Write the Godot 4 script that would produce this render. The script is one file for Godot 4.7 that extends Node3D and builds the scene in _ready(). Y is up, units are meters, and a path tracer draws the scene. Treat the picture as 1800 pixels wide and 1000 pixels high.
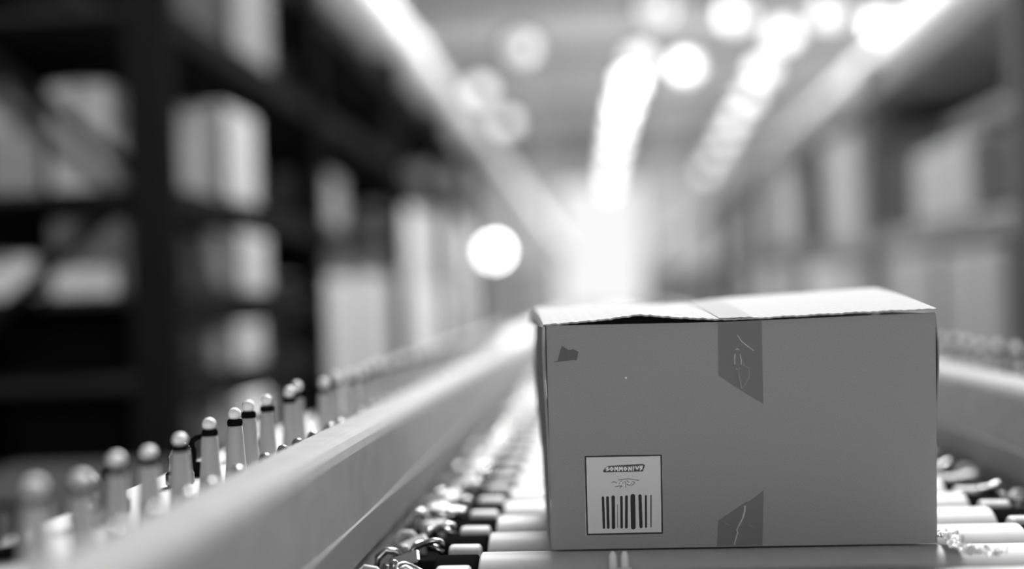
extends Node3D
# A parcel on a roller conveyor in a warehouse, black and white, very shallow focus.
# Distances in metres; EYE is the height of the lens. P(x, h, z): x to the right of the lens, h above it, z ahead of it along the conveyor.

const EYE := 1.0025
var rng := RandomNumberGenerator.new()
var M := {}
var taken := {}


func P(x: float, h: float, z: float) -> Vector3:
	return Vector3(x, EYE + h, -z)


func _ready() -> void:
	rng.seed = 7
	# ---- camera
	var cam := Camera3D.new()
	cam.name = "camera"
	var att := CameraAttributesPhysical.new()
	att.frustum_focal_length = 48.0
	att.frustum_focus_distance = 0.915
	att.exposure_aperture = 1.32
	att.frustum_near = 0.05
	att.frustum_far = 300.0
	cam.attributes = att
	add_child(cam)
	cam.keep_aspect = Camera3D.KEEP_HEIGHT
	cam.fov = 28.0725
	cam.near = 0.05
	cam.far = 300.0
	cam.position = Vector3(0, EYE, 0)
	cam.basis = Basis.from_euler(Vector3(deg_to_rad(0.79), deg_to_rad(4.57), deg_to_rad(-2.0)))
	cam.current = true
	# ---- air and exposure: an overcast white day outside the end door
	var env := Environment.new()
	env.background_mode = Environment.BG_COLOR
	env.background_color = Color(0.98, 0.98, 0.98)
	env.background_energy_multiplier = 1.0
	env.tonemap_mode = Environment.TONE_MAPPER_LINEAR
	env.tonemap_exposure = 1.0
	env.sdfgi_enabled = true
	env.ssao_enabled = true
	env.ssil_enabled = true
	var we := WorldEnvironment.new()
	we.name = "environment"
	we.environment = env
	add_child(we)
	make_materials()
	# ---- unseen lamps: troughs ahead of and behind the lens, a spot for the rack
	unseen_trough_lamp(P(0.6, 4.6, 4.8), 2.4, 0.6, 115.0, "unseen trough light above the conveyor ahead, out of view, placed to light the parcel top and rollers")
	unseen_trough_lamp(P(0.3, 1.3, -6.85), 3.0, 0.6, 9.0, "unseen trough light on the end wall behind the camera, placed to light the parcel front", true)
	unseen_spot_lamp(P(-1.35, 1.7, 0.5), P(-1.35, 0.2, 3.3), 6.5, "unseen black spot lamp over the bench, out of view, placed to light the left rack cartons")
	hall()
	conveyor()
	parcel()
	scraps()
	left_rack()
	right_rack()
	left_bench()
	overhead()
	far_stacks()


# ------------------------------------------------------------------ materials
func grey(v: float, rough := 0.6, metal := 0.0) -> StandardMaterial3D:
	var m := StandardMaterial3D.new()
	m.albedo_color = Color(v, v, v).linear_to_srgb()
	m.roughness = rough
	m.metallic = metal
	return m


func dull(v: float, rough := 0.9) -> StandardMaterial3D:   # matt, hardly any shine
	var m := grey(v, rough)
	m.metallic_specular = 0.12
	return m


func flat_black(v: float) -> StandardMaterial3D:   # no shine at all
	var m := grey(v, 1.0)
	m.specular_mode = BaseMaterial3D.SPECULAR_DISABLED
	return m


func speckle(m: StandardMaterial3D, freq: float, lo: float, hi: float, scale: float, sd: int, bump := 0.0) -> StandardMaterial3D:
	var n := FastNoiseLite.new()
	n.seed = sd
	n.frequency = freq
	n.fractal_octaves = 4
	var t := NoiseTexture2D.new()
	t.width = 256
	t.height = 256
	t.seamless = true
	t.noise = n
	var g := Gradient.new()
	g.set_color(0, Color(lo, lo, lo))
	g.set_color(1, Color(hi, hi, hi))
	t.color_ramp = g
	m.albedo_texture = t
	m.uv1_triplanar = true
	m.uv1_world_triplanar = true
	m.uv1_scale = Vector3.ONE * scale
	if bump > 0.0:
		m.heightmap_enabled = true
		m.heightmap_texture = t
		m.heightmap_scale = bump
	return m


func make_materials() -> void:
	M.kraft = speckle(dull(0.41, 0.9), 0.16, 0.82, 1.0, 26.0, 3)
	M.lid = speckle(dull(0.48, 0.9), 0.06, 0.95, 1.0, 10.0, 4)
	M.tape = dull(0.2, 0.5)
	M.clear_tape = flat_black(0.41)
	M.crease_highlight = grey(0.62, 0.4)  # pale tone painted as the highlight on tape creases
	M.faint_highlight = grey(0.32, 0.4)  # weaker painted highlight
	M.stain = dull(0.15, 0.7)
	M.rail = speckle(dull(0.36, 0.6), 0.03, 0.93, 1.0, 3.0, 5)
	M.rail_strip = dull(0.26, 0.6)
	M.tray = dull(0.6, 0.5)
	M.roller = speckle(grey(0.52, 0.5), 0.03, 0.95, 1.0, 6.0, 6)
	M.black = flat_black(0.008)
	M.black_matt = grey(0.012, 0.9)
	M.wheel = grey(0.55, 0.5)
	M.chrome = grey(0.45, 0.26, 1.0)
	M.dark_chrome = grey(0.2, 0.2, 1.0)
	M.pin = grey(0.46, 0.6)
	M.ball = grey(0.95, 0.35)  # white; on the pins it paints the glint of dark glossy tips
	M.pan = flat_black(0.02)  # for the added pan that blocks floor light
	M.white_plastic = grey(0.92, 0.4)
	M.film = grey(0.75, 0.3)
	M.film.backlight_enabled = true
	M.film.backlight = Color(0.5, 0.5, 0.5)
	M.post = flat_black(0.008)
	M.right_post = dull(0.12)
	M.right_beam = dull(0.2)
	M.added_shade = flat_black(0.008)  # for the added cone that keeps globe light off the ceiling
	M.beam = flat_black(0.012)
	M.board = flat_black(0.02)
	M.gap_dark = flat_black(0.012)  # black that darkens the gaps behind the cartons
	M.carton_white = speckle(dull(0.6, 0.9), 0.05, 0.88, 1.0, 3.0, 8)
	M.carton_pale = speckle(dull(0.38, 0.9), 0.05, 0.88, 1.0, 3.0, 8)
	M.carton_mid = speckle(dull(0.24, 0.9), 0.05, 0.85, 1.0, 3.0, 9)
	M.carton_dark = grey(0.1, 0.8)
	M.carton_tape = grey(0.2, 0.4)
	M.tote = dull(0.01)
	M.duct = dull(0.8, 0.6)
	M.duct_grey = dull(0.55, 0.6)
	M.rod = grey(0.25, 0.5)
	M.wood = speckle(grey(0.28, 0.9), 0.1, 0.7, 1.0, 4.0, 10)
	M.bench_top = dull(0.03)
	M.floor = speckle(grey(0.28, 0.5), 0.02, 0.8, 1.0, 0.4, 11)
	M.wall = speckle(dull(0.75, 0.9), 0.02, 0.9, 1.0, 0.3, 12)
	M.darkened_wall = grey(0.08, 0.9)  # darkened to keep the gaps on the left dark
	M.ceiling = dull(0.5)
	M.truss = grey(0.2, 0.7)
	M.frame = grey(0.2, 0.6)
	M.yard = grey(0.4, 0.9)


# ------------------------------------------------------------------ mesh helpers
func begin() -> SurfaceTool:
	var st := SurfaceTool.new()
	st.begin(Mesh.PRIMITIVE_TRIANGLES)
	return st


func quad(st: SurfaceTool, a: Vector3, b: Vector3, c: Vector3, d: Vector3) -> void:   # counter-clockwise seen from outside
	for v in [a, c, b, a, d, c]:
		st.add_vertex(v)


func tri(st: SurfaceTool, a: Vector3, b: Vector3, c: Vector3) -> void:
	for v in [a, c, b]:
		st.add_vertex(v)


func box(st: SurfaceTool, c: Vector3, s: Vector3, bev := 0.0, xf := Transform3D.IDENTITY) -> void:   # a box with chamfered edges
	st.set_smooth_group(-1)
	var h := s * 0.5
	bev = minf(bev, minf(h.x, minf(h.y, h.z)) * 0.9)
	var k := h - Vector3.ONE * bev
	var pt := func(ax: int, sg: Vector3) -> Vector3:   # the corner point that lies on the face across ax
		var v := k * sg
		v[ax] = h[ax] * sg[ax]
		return xf * (c + v)
	for ax in 3:
		var u := (ax + 1) % 3
		var w := (ax + 2) % 3
		for sgn in [-1.0, 1.0]:
			var q := []
			for uv in [[-1.0, -1.0], [1.0, -1.0], [1.0, 1.0], [-1.0, 1.0]]:
				var sg := Vector3.ZERO
				sg[ax] = sgn
				sg[u] = uv[0]
				sg[w] = uv[1]
				q.append(pt.call(ax, sg))
			if sgn > 0:
				quad(st, q[0], q[1], q[2], q[3])
			else:
				quad(st, q[3], q[2], q[1], q[0])
	if bev <= 0.0:
		return
	for ax in 3:   # edges that run along ax
		var u := (ax + 1) % 3
		var w := (ax + 2) % 3
		for su in [-1.0, 1.0]:
			for sw in [-1.0, 1.0]:
				var lo := Vector3.ZERO
				lo[ax] = -1.0
				lo[u] = su
				lo[w] = sw
				var hi := lo
				hi[ax] = 1.0
				var a = pt.call(u, lo)
				var b = pt.call(w, lo)
				var d = pt.call(u, hi)
				var e = pt.call(w, hi)
				if su * sw > 0:
					quad(st, a, d, e, b) if false else quad(st, a, b, e, d)
				else:
					quad(st, a, d, e, b)
	for sx in [-1.0, 1.0]:
		for sy in [-1.0, 1.0]:
			for sz in [-1.0, 1.0]:
				var sg := Vector3(sx, sy, sz)
				var a = pt.call(0, sg)
				var b = pt.call(1, sg)
				var d = pt.call(2, sg)
				if sx * sy * sz > 0:
					tri(st, a, b, d)
				else:
					tri(st, a, d, b)


func lathe(st: SurfaceTool, prof: Array, xf := Transform3D.IDENTITY, seg := 16, sharp := true) -> void:   # prof: [radius, y] from bottom to top
	for i in prof.size() - 1:
		st.set_smooth_group(i + 1 if sharp else 0)
		for k in seg:
			var a0 := TAU * k / seg
			var a1 := TAU * (k + 1) / seg
			var r0 = prof[i][0]
			var r1 = prof[i + 1][0]
			var y0 = prof[i][1]
			var y1 = prof[i + 1][1]
			var p00 := xf * Vector3(r0 * cos(a0), y0, -r0 * sin(a0))
			var p01 := xf * Vector3(r0 * cos(a1), y0, -r0 * sin(a1))
			var p10 := xf * Vector3(r1 * cos(a0), y1, -r1 * sin(a0))
			var p11 := xf * Vector3(r1 * cos(a1), y1, -r1 * sin(a1))
			if r0 > 0.0:
				tri(st, p00, p01, p11 if r1 > 0.0 else p10)
			if r1 > 0.0:
				tri(st, p00, p11, p10)


func along_x(at: Vector3) -> Transform3D:   # a lathe axis (y) laid along +x
	return Transform3D(Basis(Vector3(0, -1, 0), Vector3(1, 0, 0), Vector3(0, 0, 1)), at)


func along_z(at: Vector3) -> Transform3D:   # a lathe axis laid along -z
	return Transform3D(Basis(Vector3(1, 0, 0), Vector3(0, 0, -1), Vector3(0, 1, 0)), at)


func sweep(st: SurfaceTool, path: Array, r: float, seg := 8, closed := false) -> void:
	st.set_smooth_group(0)
	var n := path.size()
	var rings := []
	for i in n:
		var a: Vector3 = path[(i - 1 + n) % n] if closed or i > 0 else path[i]
		var b: Vector3 = path[(i + 1) % n] if closed or i < n - 1 else path[i]
		var t := (b - a).normalized()
		var side := t.cross(Vector3(0.13, 0.97, 0.2)).normalized()
		var up := side.cross(t)
		var ring := []
		for k in seg:
			var an := TAU * k / seg
			ring.append(path[i] + (side * cos(an) + up * sin(an)) * r)
		rings.append(ring)
	for i in (n if closed else n - 1):
		for k in seg:
			var k2 := (k + 1) % seg
			quad(st, rings[i][k], rings[i][k2], rings[(i + 1) % n][k2], rings[(i + 1) % n][k])
	if not closed:
		for k in range(1, seg - 1):
			tri(st, rings[0][0], rings[0][k + 1], rings[0][k])
			tri(st, rings[n - 1][0], rings[n - 1][k], rings[n - 1][k + 1])


func extrude(st: SurfaceTool, prof: PackedVector2Array, z0: float, z1: float) -> void:   # a profile in x, y drawn out from -z0 to -z1
	if Geometry2D.is_polygon_clockwise(prof):
		prof.reverse()
	var n := prof.size()
	for i in n:
		st.set_smooth_group(-1)
		var a := prof[i]
		var b := prof[(i + 1) % n]
		quad(st, Vector3(a.x, a.y, -z0), Vector3(a.x, a.y, -z1), Vector3(b.x, b.y, -z1), Vector3(b.x, b.y, -z0))
	var ids := Geometry2D.triangulate_polygon(prof)
	for i in range(0, ids.size(), 3):
		var q := [prof[ids[i]], prof[ids[i + 1]], prof[ids[i + 2]]]
		if (q[1] - q[0]).cross(q[2] - q[0]) < 0.0:
			q.reverse()
		tri(st, Vector3(q[0].x, q[0].y, -z0), Vector3(q[1].x, q[1].y, -z0), Vector3(q[2].x, q[2].y, -z0))
		tri(st, Vector3(q[0].x, q[0].y, -z1), Vector3(q[2].x, q[2].y, -z1), Vector3(q[1].x, q[1].y, -z1))


func slab(st: SurfaceTool, f: Callable, nu: int, nv: int, off: Callable) -> void:   # f(u, v): outer face; the inner face lies off(u, v) behind it
	var o := []
	var q := []
	for j in nv + 1:
		for i in nu + 1:
			var p: Vector3 = f.call(float(i) / nu, float(j) / nv)
			o.append(p)
			q.append(p + off.call(float(i) / nu, float(j) / nv))
	var w := nu + 1
	for j in nv:
		for i in nu:
			var a := j * w + i
			st.set_smooth_group(1)
			quad(st, o[a], o[a + 1], o[a + w + 1], o[a + w])
			st.set_smooth_group(2)
			quad(st, q[a + w], q[a + w + 1], q[a + 1], q[a])
	st.set_smooth_group(-1)
	for i in nu:
		var t := nv * w + i
		quad(st, q[i], q[i + 1], o[i + 1], o[i])
		quad(st, o[t], o[t + 1], q[t + 1], q[t])
	for j in nv:
		var l := j * w
		var r := l + nu
		quad(st, o[l], o[l + w], q[l + w], q[l])
		quad(st, q[r], q[r + w], o[r + w], o[r])


func finish(st: SurfaceTool) -> ArrayMesh:
	st.generate_normals()
	return st.commit()


func numbered(called: String) -> String:
	var n: int = taken.get(called, 0)
	taken[called] = n + 1
	return called if n == 0 else "%s_%03d" % [called, n]


func put(called: String, shape, mat: Material, parent: Node3D = null) -> MeshInstance3D:
	var o := MeshInstance3D.new()
	o.mesh = finish(shape) if shape is SurfaceTool else shape
	o.material_override = mat
	if parent:
		var n := 0
		for k in parent.get_children():
			if k.get_meta("stem", "") == called:
				n += 1
		o.set_meta("stem", called)
		o.name = called if n == 0 else "%s_%03d" % [called, n]
		parent.add_child(o, true)
	else:
		o.name = numbered(called)
		add_child(o, true)
	return o


func tag(o: Node3D, label: String, category: String, group := "") -> Node3D:
	o.set_meta("label", label)
	o.set_meta("category", category)
	if group:
		o.set_meta("group", group)
	return o


func thing(called: String, label: String, category: String, at: Vector3, group := "") -> Node3D:
	var o := Node3D.new()
	o.name = numbered(called)
	add_child(o, true)
	o.position = at
	return tag(o, label, category, group)


func rebase(t: Node3D, at: Vector3) -> void:   # moves a thing's origin to its base, its parts stay where they are
	t.position = at
	for k in t.get_children():
		k.position -= at


func struct(called: String, shape, mat: Material, label: String, category: String) -> MeshInstance3D:
	var o := put(called, shape, mat)
	o.set_meta("kind", "structure")
	tag(o, label, category)
	return o


func polyline(pts: Array, x: float) -> float:   # pts: [x, y] sorted by x
	if x <= pts[0][0]:
		return pts[0][1]
	for i in pts.size() - 1:
		if x <= pts[i + 1][0]:
			var t: float = (x - pts[i][0]) / (pts[i + 1][0] - pts[i][0])
			return lerpf(pts[i][1], pts[i + 1][1], t)
	return pts[-1][1]


# ------------------------------------------------------------------ the hall
func hall() -> void:
	var st := begin()
	box(st, P(0, -EYE - 0.1, 23.0), Vector3(18.4, 0.2, 60.4))
	struct("floor", st, M.floor, "grey concrete warehouse floor under the conveyor and racks", "floor")
	st = begin()
	box(st, P(0, 6.3, 23.0), Vector3(18.4, 0.2, 60.4))
	struct("ceiling", st, M.ceiling, "grey warehouse ceiling high over the lamps", "ceiling")
	st = begin()
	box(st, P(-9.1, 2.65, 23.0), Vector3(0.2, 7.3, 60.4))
	struct("wall_left", st, M.darkened_wall, "dark side wall behind the left rack", "wall")
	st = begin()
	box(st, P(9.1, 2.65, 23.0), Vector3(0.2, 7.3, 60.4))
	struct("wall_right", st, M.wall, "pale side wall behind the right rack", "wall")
	st = begin()
	box(st, P(0, 2.65, -7.1), Vector3(18.4, 7.3, 0.2))
	struct("wall_rear", st, M.wall, "pale end wall behind the camera", "wall")
	# far end wall with a tall open doorway to the white day
	st = begin()
	var top := 5.3
	box(st, P(-5.6, 2.65, 53.1), Vector3(7.2, 7.3, 0.2))
	box(st, P(5.6, 2.65, 53.1), Vector3(7.2, 7.3, 0.2))
	box(st, P(0, (top + 6.3) / 2.0, 53.1), Vector3(4.0, 6.3 - top, 0.2))
	struct("wall_far", st, M.wall, "pale far end wall round the bright doorway", "wall")
	st = begin()
	for s in [-1.0, 1.0]:
		box(st, P(s * 2.06, (top - EYE) / 2.0, 52.9), Vector3(0.14, top + EYE, 0.2), 0.01)
	box(st, P(0, top + 0.05, 52.9), Vector3(4.3, 0.14, 0.2), 0.01)
	struct("door_1", st, M.frame, "tall bright open loading doorway at the far end of the aisle", "door")
	st = begin()
	box(st, P(0, -EYE - 0.15, 68.2), Vector3(30, 0.3, 30))
	struct("ground", st, M.yard, "pale yard outside the far doorway", "ground")
	# roof beams
	var bm := begin()
	box(bm, Vector3.ZERO, Vector3(18.0, 0.3, 0.16), 0.02)
	var mesh := finish(bm)
	for k in 8:
		var o := put("trim_%d" % (k + 1), mesh, M.truss)
		o.position = P(0, 6.04, 5.0 + 6.0 * k)
		o.set_meta("kind", "structure")
		tag(o, ["nearest", "second", "third", "fourth", "fifth", "sixth", "seventh", "farthest"][k] + " grey roof beam across the warehouse ceiling, counted from the camera", "roof beam")


# ------------------------------------------------------------------ the conveyor
const PITCH := 0.0765
const ROW := 0.9134
const Z0 := 0.2
const Z1 := 14.0


func rail_profile(side: float, base: float) -> PackedVector2Array:   # a folded channel: inner face, rounded shoulder, narrow top, outer drop
	var pts := PackedVector2Array()
	var y := EYE
	for q in [[0.0, -0.33], [0.0, -0.118], [0.0015, -0.112], [0.005, -0.107], [0.010, -0.1045], [0.016, -0.1035], [0.034, -0.1035], [0.0375, -0.1055], [0.038, -0.109], [0.038, -0.145], [0.020, -0.145], [0.020, -0.33]]:
		pts.append(Vector2(base + side * q[0], y + q[1]))
	return pts


func conveyor() -> void:
	var c := thing("roller_conveyor", "long roller conveyor with pale rollers and grey side rails carrying the parcel", "conveyor", Vector3.ZERO)
	for s in [[-1.0, -0.2035], [1.0, 0.42]]:
		var side: float = s[0]
		var x: float = s[1]
		var st := begin()
		extrude(st, rail_profile(side, x), Z0, Z1)
		var rail := put("side_rail", st, M.rail, c)
		st = begin()
		box(st, P(x - side * 0.0012, -0.189, (Z0 + Z1) / 2.0), Vector3(0.0025, 0.032, Z1 - Z0), 0.0008)
		put("wear_strip", st, M.rail_strip, rail)
		st = begin()   # the shelf outside the rail that the guide pins stand on
		var a := x + side * 0.036
		var b := x + side * 0.180
		extrude(st, PackedVector2Array([Vector2(a, EYE - 0.14), Vector2(b, EYE - 0.14), Vector2(b, EYE - 0.175), Vector2(b - side * 0.004, EYE - 0.175), Vector2(b - side * 0.004, EYE - 0.145), Vector2(a, EYE - 0.145)]), Z0, Z1)
		put("pin_shelf", st, M.tray, rail)
	var pan := begin()  # dark pan added below the rollers to block light from the floor
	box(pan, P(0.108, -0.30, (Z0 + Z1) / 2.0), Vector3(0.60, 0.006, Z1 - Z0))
	put("light_block_pan", pan, M.pan, c)
	for z in [0.6, 3.2, 5.8, 8.4, 11.0, 13.4]:
		for x in [-0.214, 0.4305]:
			var lg := begin()
			box(lg, P(x, (-EYE - 0.3) / 2.0, z), Vector3(0.05, EYE - 0.3, 0.05), 0.004)
			put("leg", lg, M.rail, c)
	rollers(c)
	pins(c)
	rebase(c, P(0.108, -EYE, (Z0 + Z1) / 2.0))


func rollers(c: Node3D) -> void:
	var st := begin()
	var len := 0.448
	lathe(st, [[0.0, 0.0], [0.0315, 0.0], [0.0330, 0.0015], [0.0330, len - 0.0015], [0.0315, len], [0.0, len]], along_x(Vector3.ZERO), 28)
	var tube := finish(st)
	st = begin()
	lathe(st, [[0.0, 0.0], [0.029, 0.0], [0.0312, 0.002], [0.0312, 0.033], [0.029, 0.035], [0.0, 0.035]], along_x(Vector3.ZERO), 22)
	var cap := finish(st)
	st = begin()
	lathe(st, [[0.0, 0.0], [0.0085, 0.0], [0.0102, 0.0015], [0.0106, 0.004], [0.0106, 0.023], [0.0102, 0.0255], [0.0085, 0.027], [0.0, 0.027]], along_x(Vector3.ZERO), 18)
	var wheel := finish(st)
	st = begin()   # chrome belt clip: a long loop of flat wire, a bent plate and a stud
	var loop := []
	for k in 14:
		var an := TAU * k / 14
		loop.append(Vector3(0.013 * cos(an), 0.002 * sin(2.0 * an), 0.007 * sin(an)))
	sweep(st, loop, 0.0026, 7, true)
	sweep(st, [Vector3(-0.018, -0.012, 0.004), Vector3(-0.014, -0.003, 0.001), Vector3(-0.006, 0.001, -0.002), Vector3(0.004, -0.001, 0.002), Vector3(0.014, -0.008, 0.0)], 0.0028, 7)
	var clip := finish(st)
	st = begin()
	box(st, Vector3(0, 0, 0), Vector3(0.025, 0.005, 0.015), 0.0018, Transform3D(Basis.from_euler(Vector3(0.35, 0.2, 0.12)), Vector3.ZERO))
	box(st, Vector3(0.006, -0.009, 0.003), Vector3(0.006, 0.018, 0.008), 0.001)
	lathe(st, [[0.0, -0.016], [0.0045, -0.016], [0.0045, -0.001], [0.003, 0.003], [0.0, 0.004]], Transform3D(Basis.IDENTITY, Vector3(-0.009, 0, 0.004)), 10, false)
	var lug := finish(st)
	st = begin()
	sweep(st, [Vector3(-0.010, -0.016, 0), Vector3(-0.010, -0.004, 0.001), Vector3(-0.004, 0.003, 0.0), Vector3(0.004, 0.003, 0.001), Vector3(0.010, -0.003, 0), Vector3(0.010, -0.016, 0)], 0.0033, 8)
	lathe(st, [[0.0, -0.004], [0.006, -0.004], [0.0065, 0.0], [0.005, 0.004], [0.0, 0.005]], Transform3D(Basis.IDENTITY, Vector3(0.0, -0.010, 0.008)), 10)
	var hook := finish(st)
	st = begin()   # the black bearing block beside each wheel
	box(st, Vector3(0.0, -0.006, 0), Vector3(0.052, 0.034, 0.046), 0.006)
	var block := finish(st)
	var last := 38
	for k in range(-7, last):
		var z := ROW + k * PITCH
		var r := put("roller", tube, M.roller, c)
		r.position = P(-0.106, -0.2355, z)
		for s in [0, 1]:
			var o := put("end_cap", cap, M.black, r)
			o.position = Vector3(-0.0362 if s == 0 else len + 0.0012, 0, 0)
			o = put("carrier_wheel", wheel, M.wheel, r)
			o.position = Vector3(-0.0305 if s == 0 else len + 0.0035, 0.0215, -PITCH * 0.5)
			var far := z > 1.9
			o = put("bearing_block", block, M.black, r)
			o.position = Vector3(-0.066 if s == 0 else len + 0.053, 0.003, 0)
			if s == 1 and k % 2 == 0 and not far:
				continue
			var j := func(a: float) -> float: return rng.randf_range(-a, a)
			o = put("belt_clip", clip, M.chrome, r)
			o.position = Vector3(-0.049 if s == 0 else len + 0.036, 0.0295 + j.call(0.002), -PITCH * 0.5 + j.call(0.007))
			o.rotation = Vector3(j.call(0.35), j.call(0.4), j.call(0.25))
			o = put("lug", lug, M.wheel if k % 3 else M.chrome, r)
			o.position = Vector3(-0.066 + j.call(0.004) if s == 0 else len + 0.052, 0.024 + j.call(0.003), -PITCH * 0.15 + j.call(0.008))
			o.rotation = Vector3(j.call(0.3), j.call(0.7), j.call(0.3))
			o = put("hook", hook, M.wheel if k % 2 else M.chrome, r)
			o.position = Vector3(-0.083 + j.call(0.003) if s == 0 else len + 0.062, 0.026 + j.call(0.003), -PITCH * 0.45 + j.call(0.008))
			o.rotation = Vector3(j.call(0.2), j.call(0.8), j.call(0.2))
	# the rollers beyond, too fine to tell apart
	var spots: Array[Transform3D] = []
	var z := ROW + last * PITCH
	while z < Z1 - 0.05:
		spots.append(Transform3D(Basis.IDENTITY, P(-0.106, -0.2355, z)))
		z += PITCH
	var mm := MultiMesh.new()
	mm.transform_format = MultiMesh.TRANSFORM_3D
	mm.mesh = tube
	mm.instance_count = spots.size()
	for i in spots.size():
		mm.set_instance_transform(i, spots[i])
	var mi := MultiMeshInstance3D.new()
	mi.name = "distant_rollers"
	mi.multimesh = mm
	mi.material_override = M.roller
	mi.set_meta("kind", "stuff")
	c.add_child(mi, true)


func pins(c: Node3D) -> void:
	var st := begin()
	lathe(st, [[0.0, 0.0], [0.0098, 0.0], [0.0088, 0.006], [0.0072, 0.022], [0.0060, 0.042], [0.0055, 0.0435], [0.0, 0.044]], Transform3D.IDENTITY, 16)
	var body := finish(st)
	st = begin()
	lathe(st, [[0.0, 0.0], [0.0056, 0.0], [0.0061, 0.0012], [0.0061, 0.0036], [0.0054, 0.0048], [0.0, 0.005]], Transform3D(Basis.IDENTITY, Vector3(0, 0.0435, 0)), 14)
	var collar := finish(st)
	st = begin()
	var prof := []
	for k in 9:
		var a := -PI / 2 + PI * k / 8
		prof.append([0.0052 * cos(a) if k > 0 and k < 8 else 0.0, 0.0522 + 0.0050 * sin(a)])
	lathe(st, prof, Transform3D.IDENTITY, 14, false)
	var ball := finish(st)
	st = begin()   # acorn nut on a stud
	lathe(st, [[0.0, 0.0], [0.0035, 0.0], [0.0035, 0.018], [0.0, 0.018]], Transform3D.IDENTITY, 10)
	lathe(st, [[0.0, 0.018], [0.0062, 0.018], [0.0062, 0.023]], Transform3D.IDENTITY, 6)
	lathe(st, [[0.0056, 0.023], [0.0052, 0.027], [0.0035, 0.0302], [0.0, 0.0315]], Transform3D.IDENTITY, 12, false)
	var nut := finish(st)
	st = begin()   # dark spring clip behind the pins
	var arc := []
	for k in 11:
		var a := lerpf(-0.5, PI + 0.5, k / 10.0)
		arc.append(Vector3(0.0075 * cos(a), 0.026 + 0.0075 * sin(a), 0.002 * sin(3.0 * a)))
	arc.push_front(Vector3(0.0070, 0.0, 0))
	arc.push_back(Vector3(-0.0070, 0.0, 0))
	sweep(st, arc, 0.0024, 7)
	box(st, Vector3(0, 0.006, 0), Vector3(0.022, 0.012, 0.010), 0.002)
	var spring := finish(st)
	var list := [[0.575, -0.0895], [0.625, -0.0935], [0.679, -0.090], [0.721, -0.0915], [0.778, -0.090], [0.844, -0.0865], [0.893, -0.084], [0.937, -0.082], [0.989, -0.082], [1.053, -0.080], [1.093, -0.078], [1.192, -0.082]]
	var z := 1.255
	while z < 3.4:
		list.append([z, -0.081 + 0.001 * sin(z * 31.0)])
		z += 0.062
	var k := 0
	for e in list:
		for s in [0, 1]:
			if s == 1 and (e[0] < 1.1):
				continue
			var x: float = -0.30 if s == 0 else 0.50
			var p := put("guide_pin", body, M.pin, c)
			var tall: float = e[1] + 0.14
			p.position = P(x + 0.002 * sin(k * 2.3), -0.14, e[0])
			p.scale = Vector3(1, tall / 0.0517, 1)
			put("collar", collar, M.black, p)
			put("highlight_tip", ball, M.ball, p)  # its white stands for the highlight on a dark glossy tip
			var far: bool = e[0] > 2.2
			if far:
				continue
			var n := put("acorn_nut", nut, M.chrome, c)
			n.position = P(-0.259 if s == 0 else 0.468, -0.14, e[0] * 0.985 + 0.012)
			if k % 3 == 1:
				k += 1
				continue
			var g := put("spring_clip", spring, M.dark_chrome if k % 3 else M.black, c)
			g.position = P(-0.345 if s == 0 else 0.545, -0.14, e[0] + 0.05)
			g.rotation.y = 0.4 + 0.5 * sin(k * 1.7)
			k += 1


# ------------------------------------------------------------------ the parcel
const BOT := -0.2012
const FZ := 0.915
const BZ := 1.13


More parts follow.
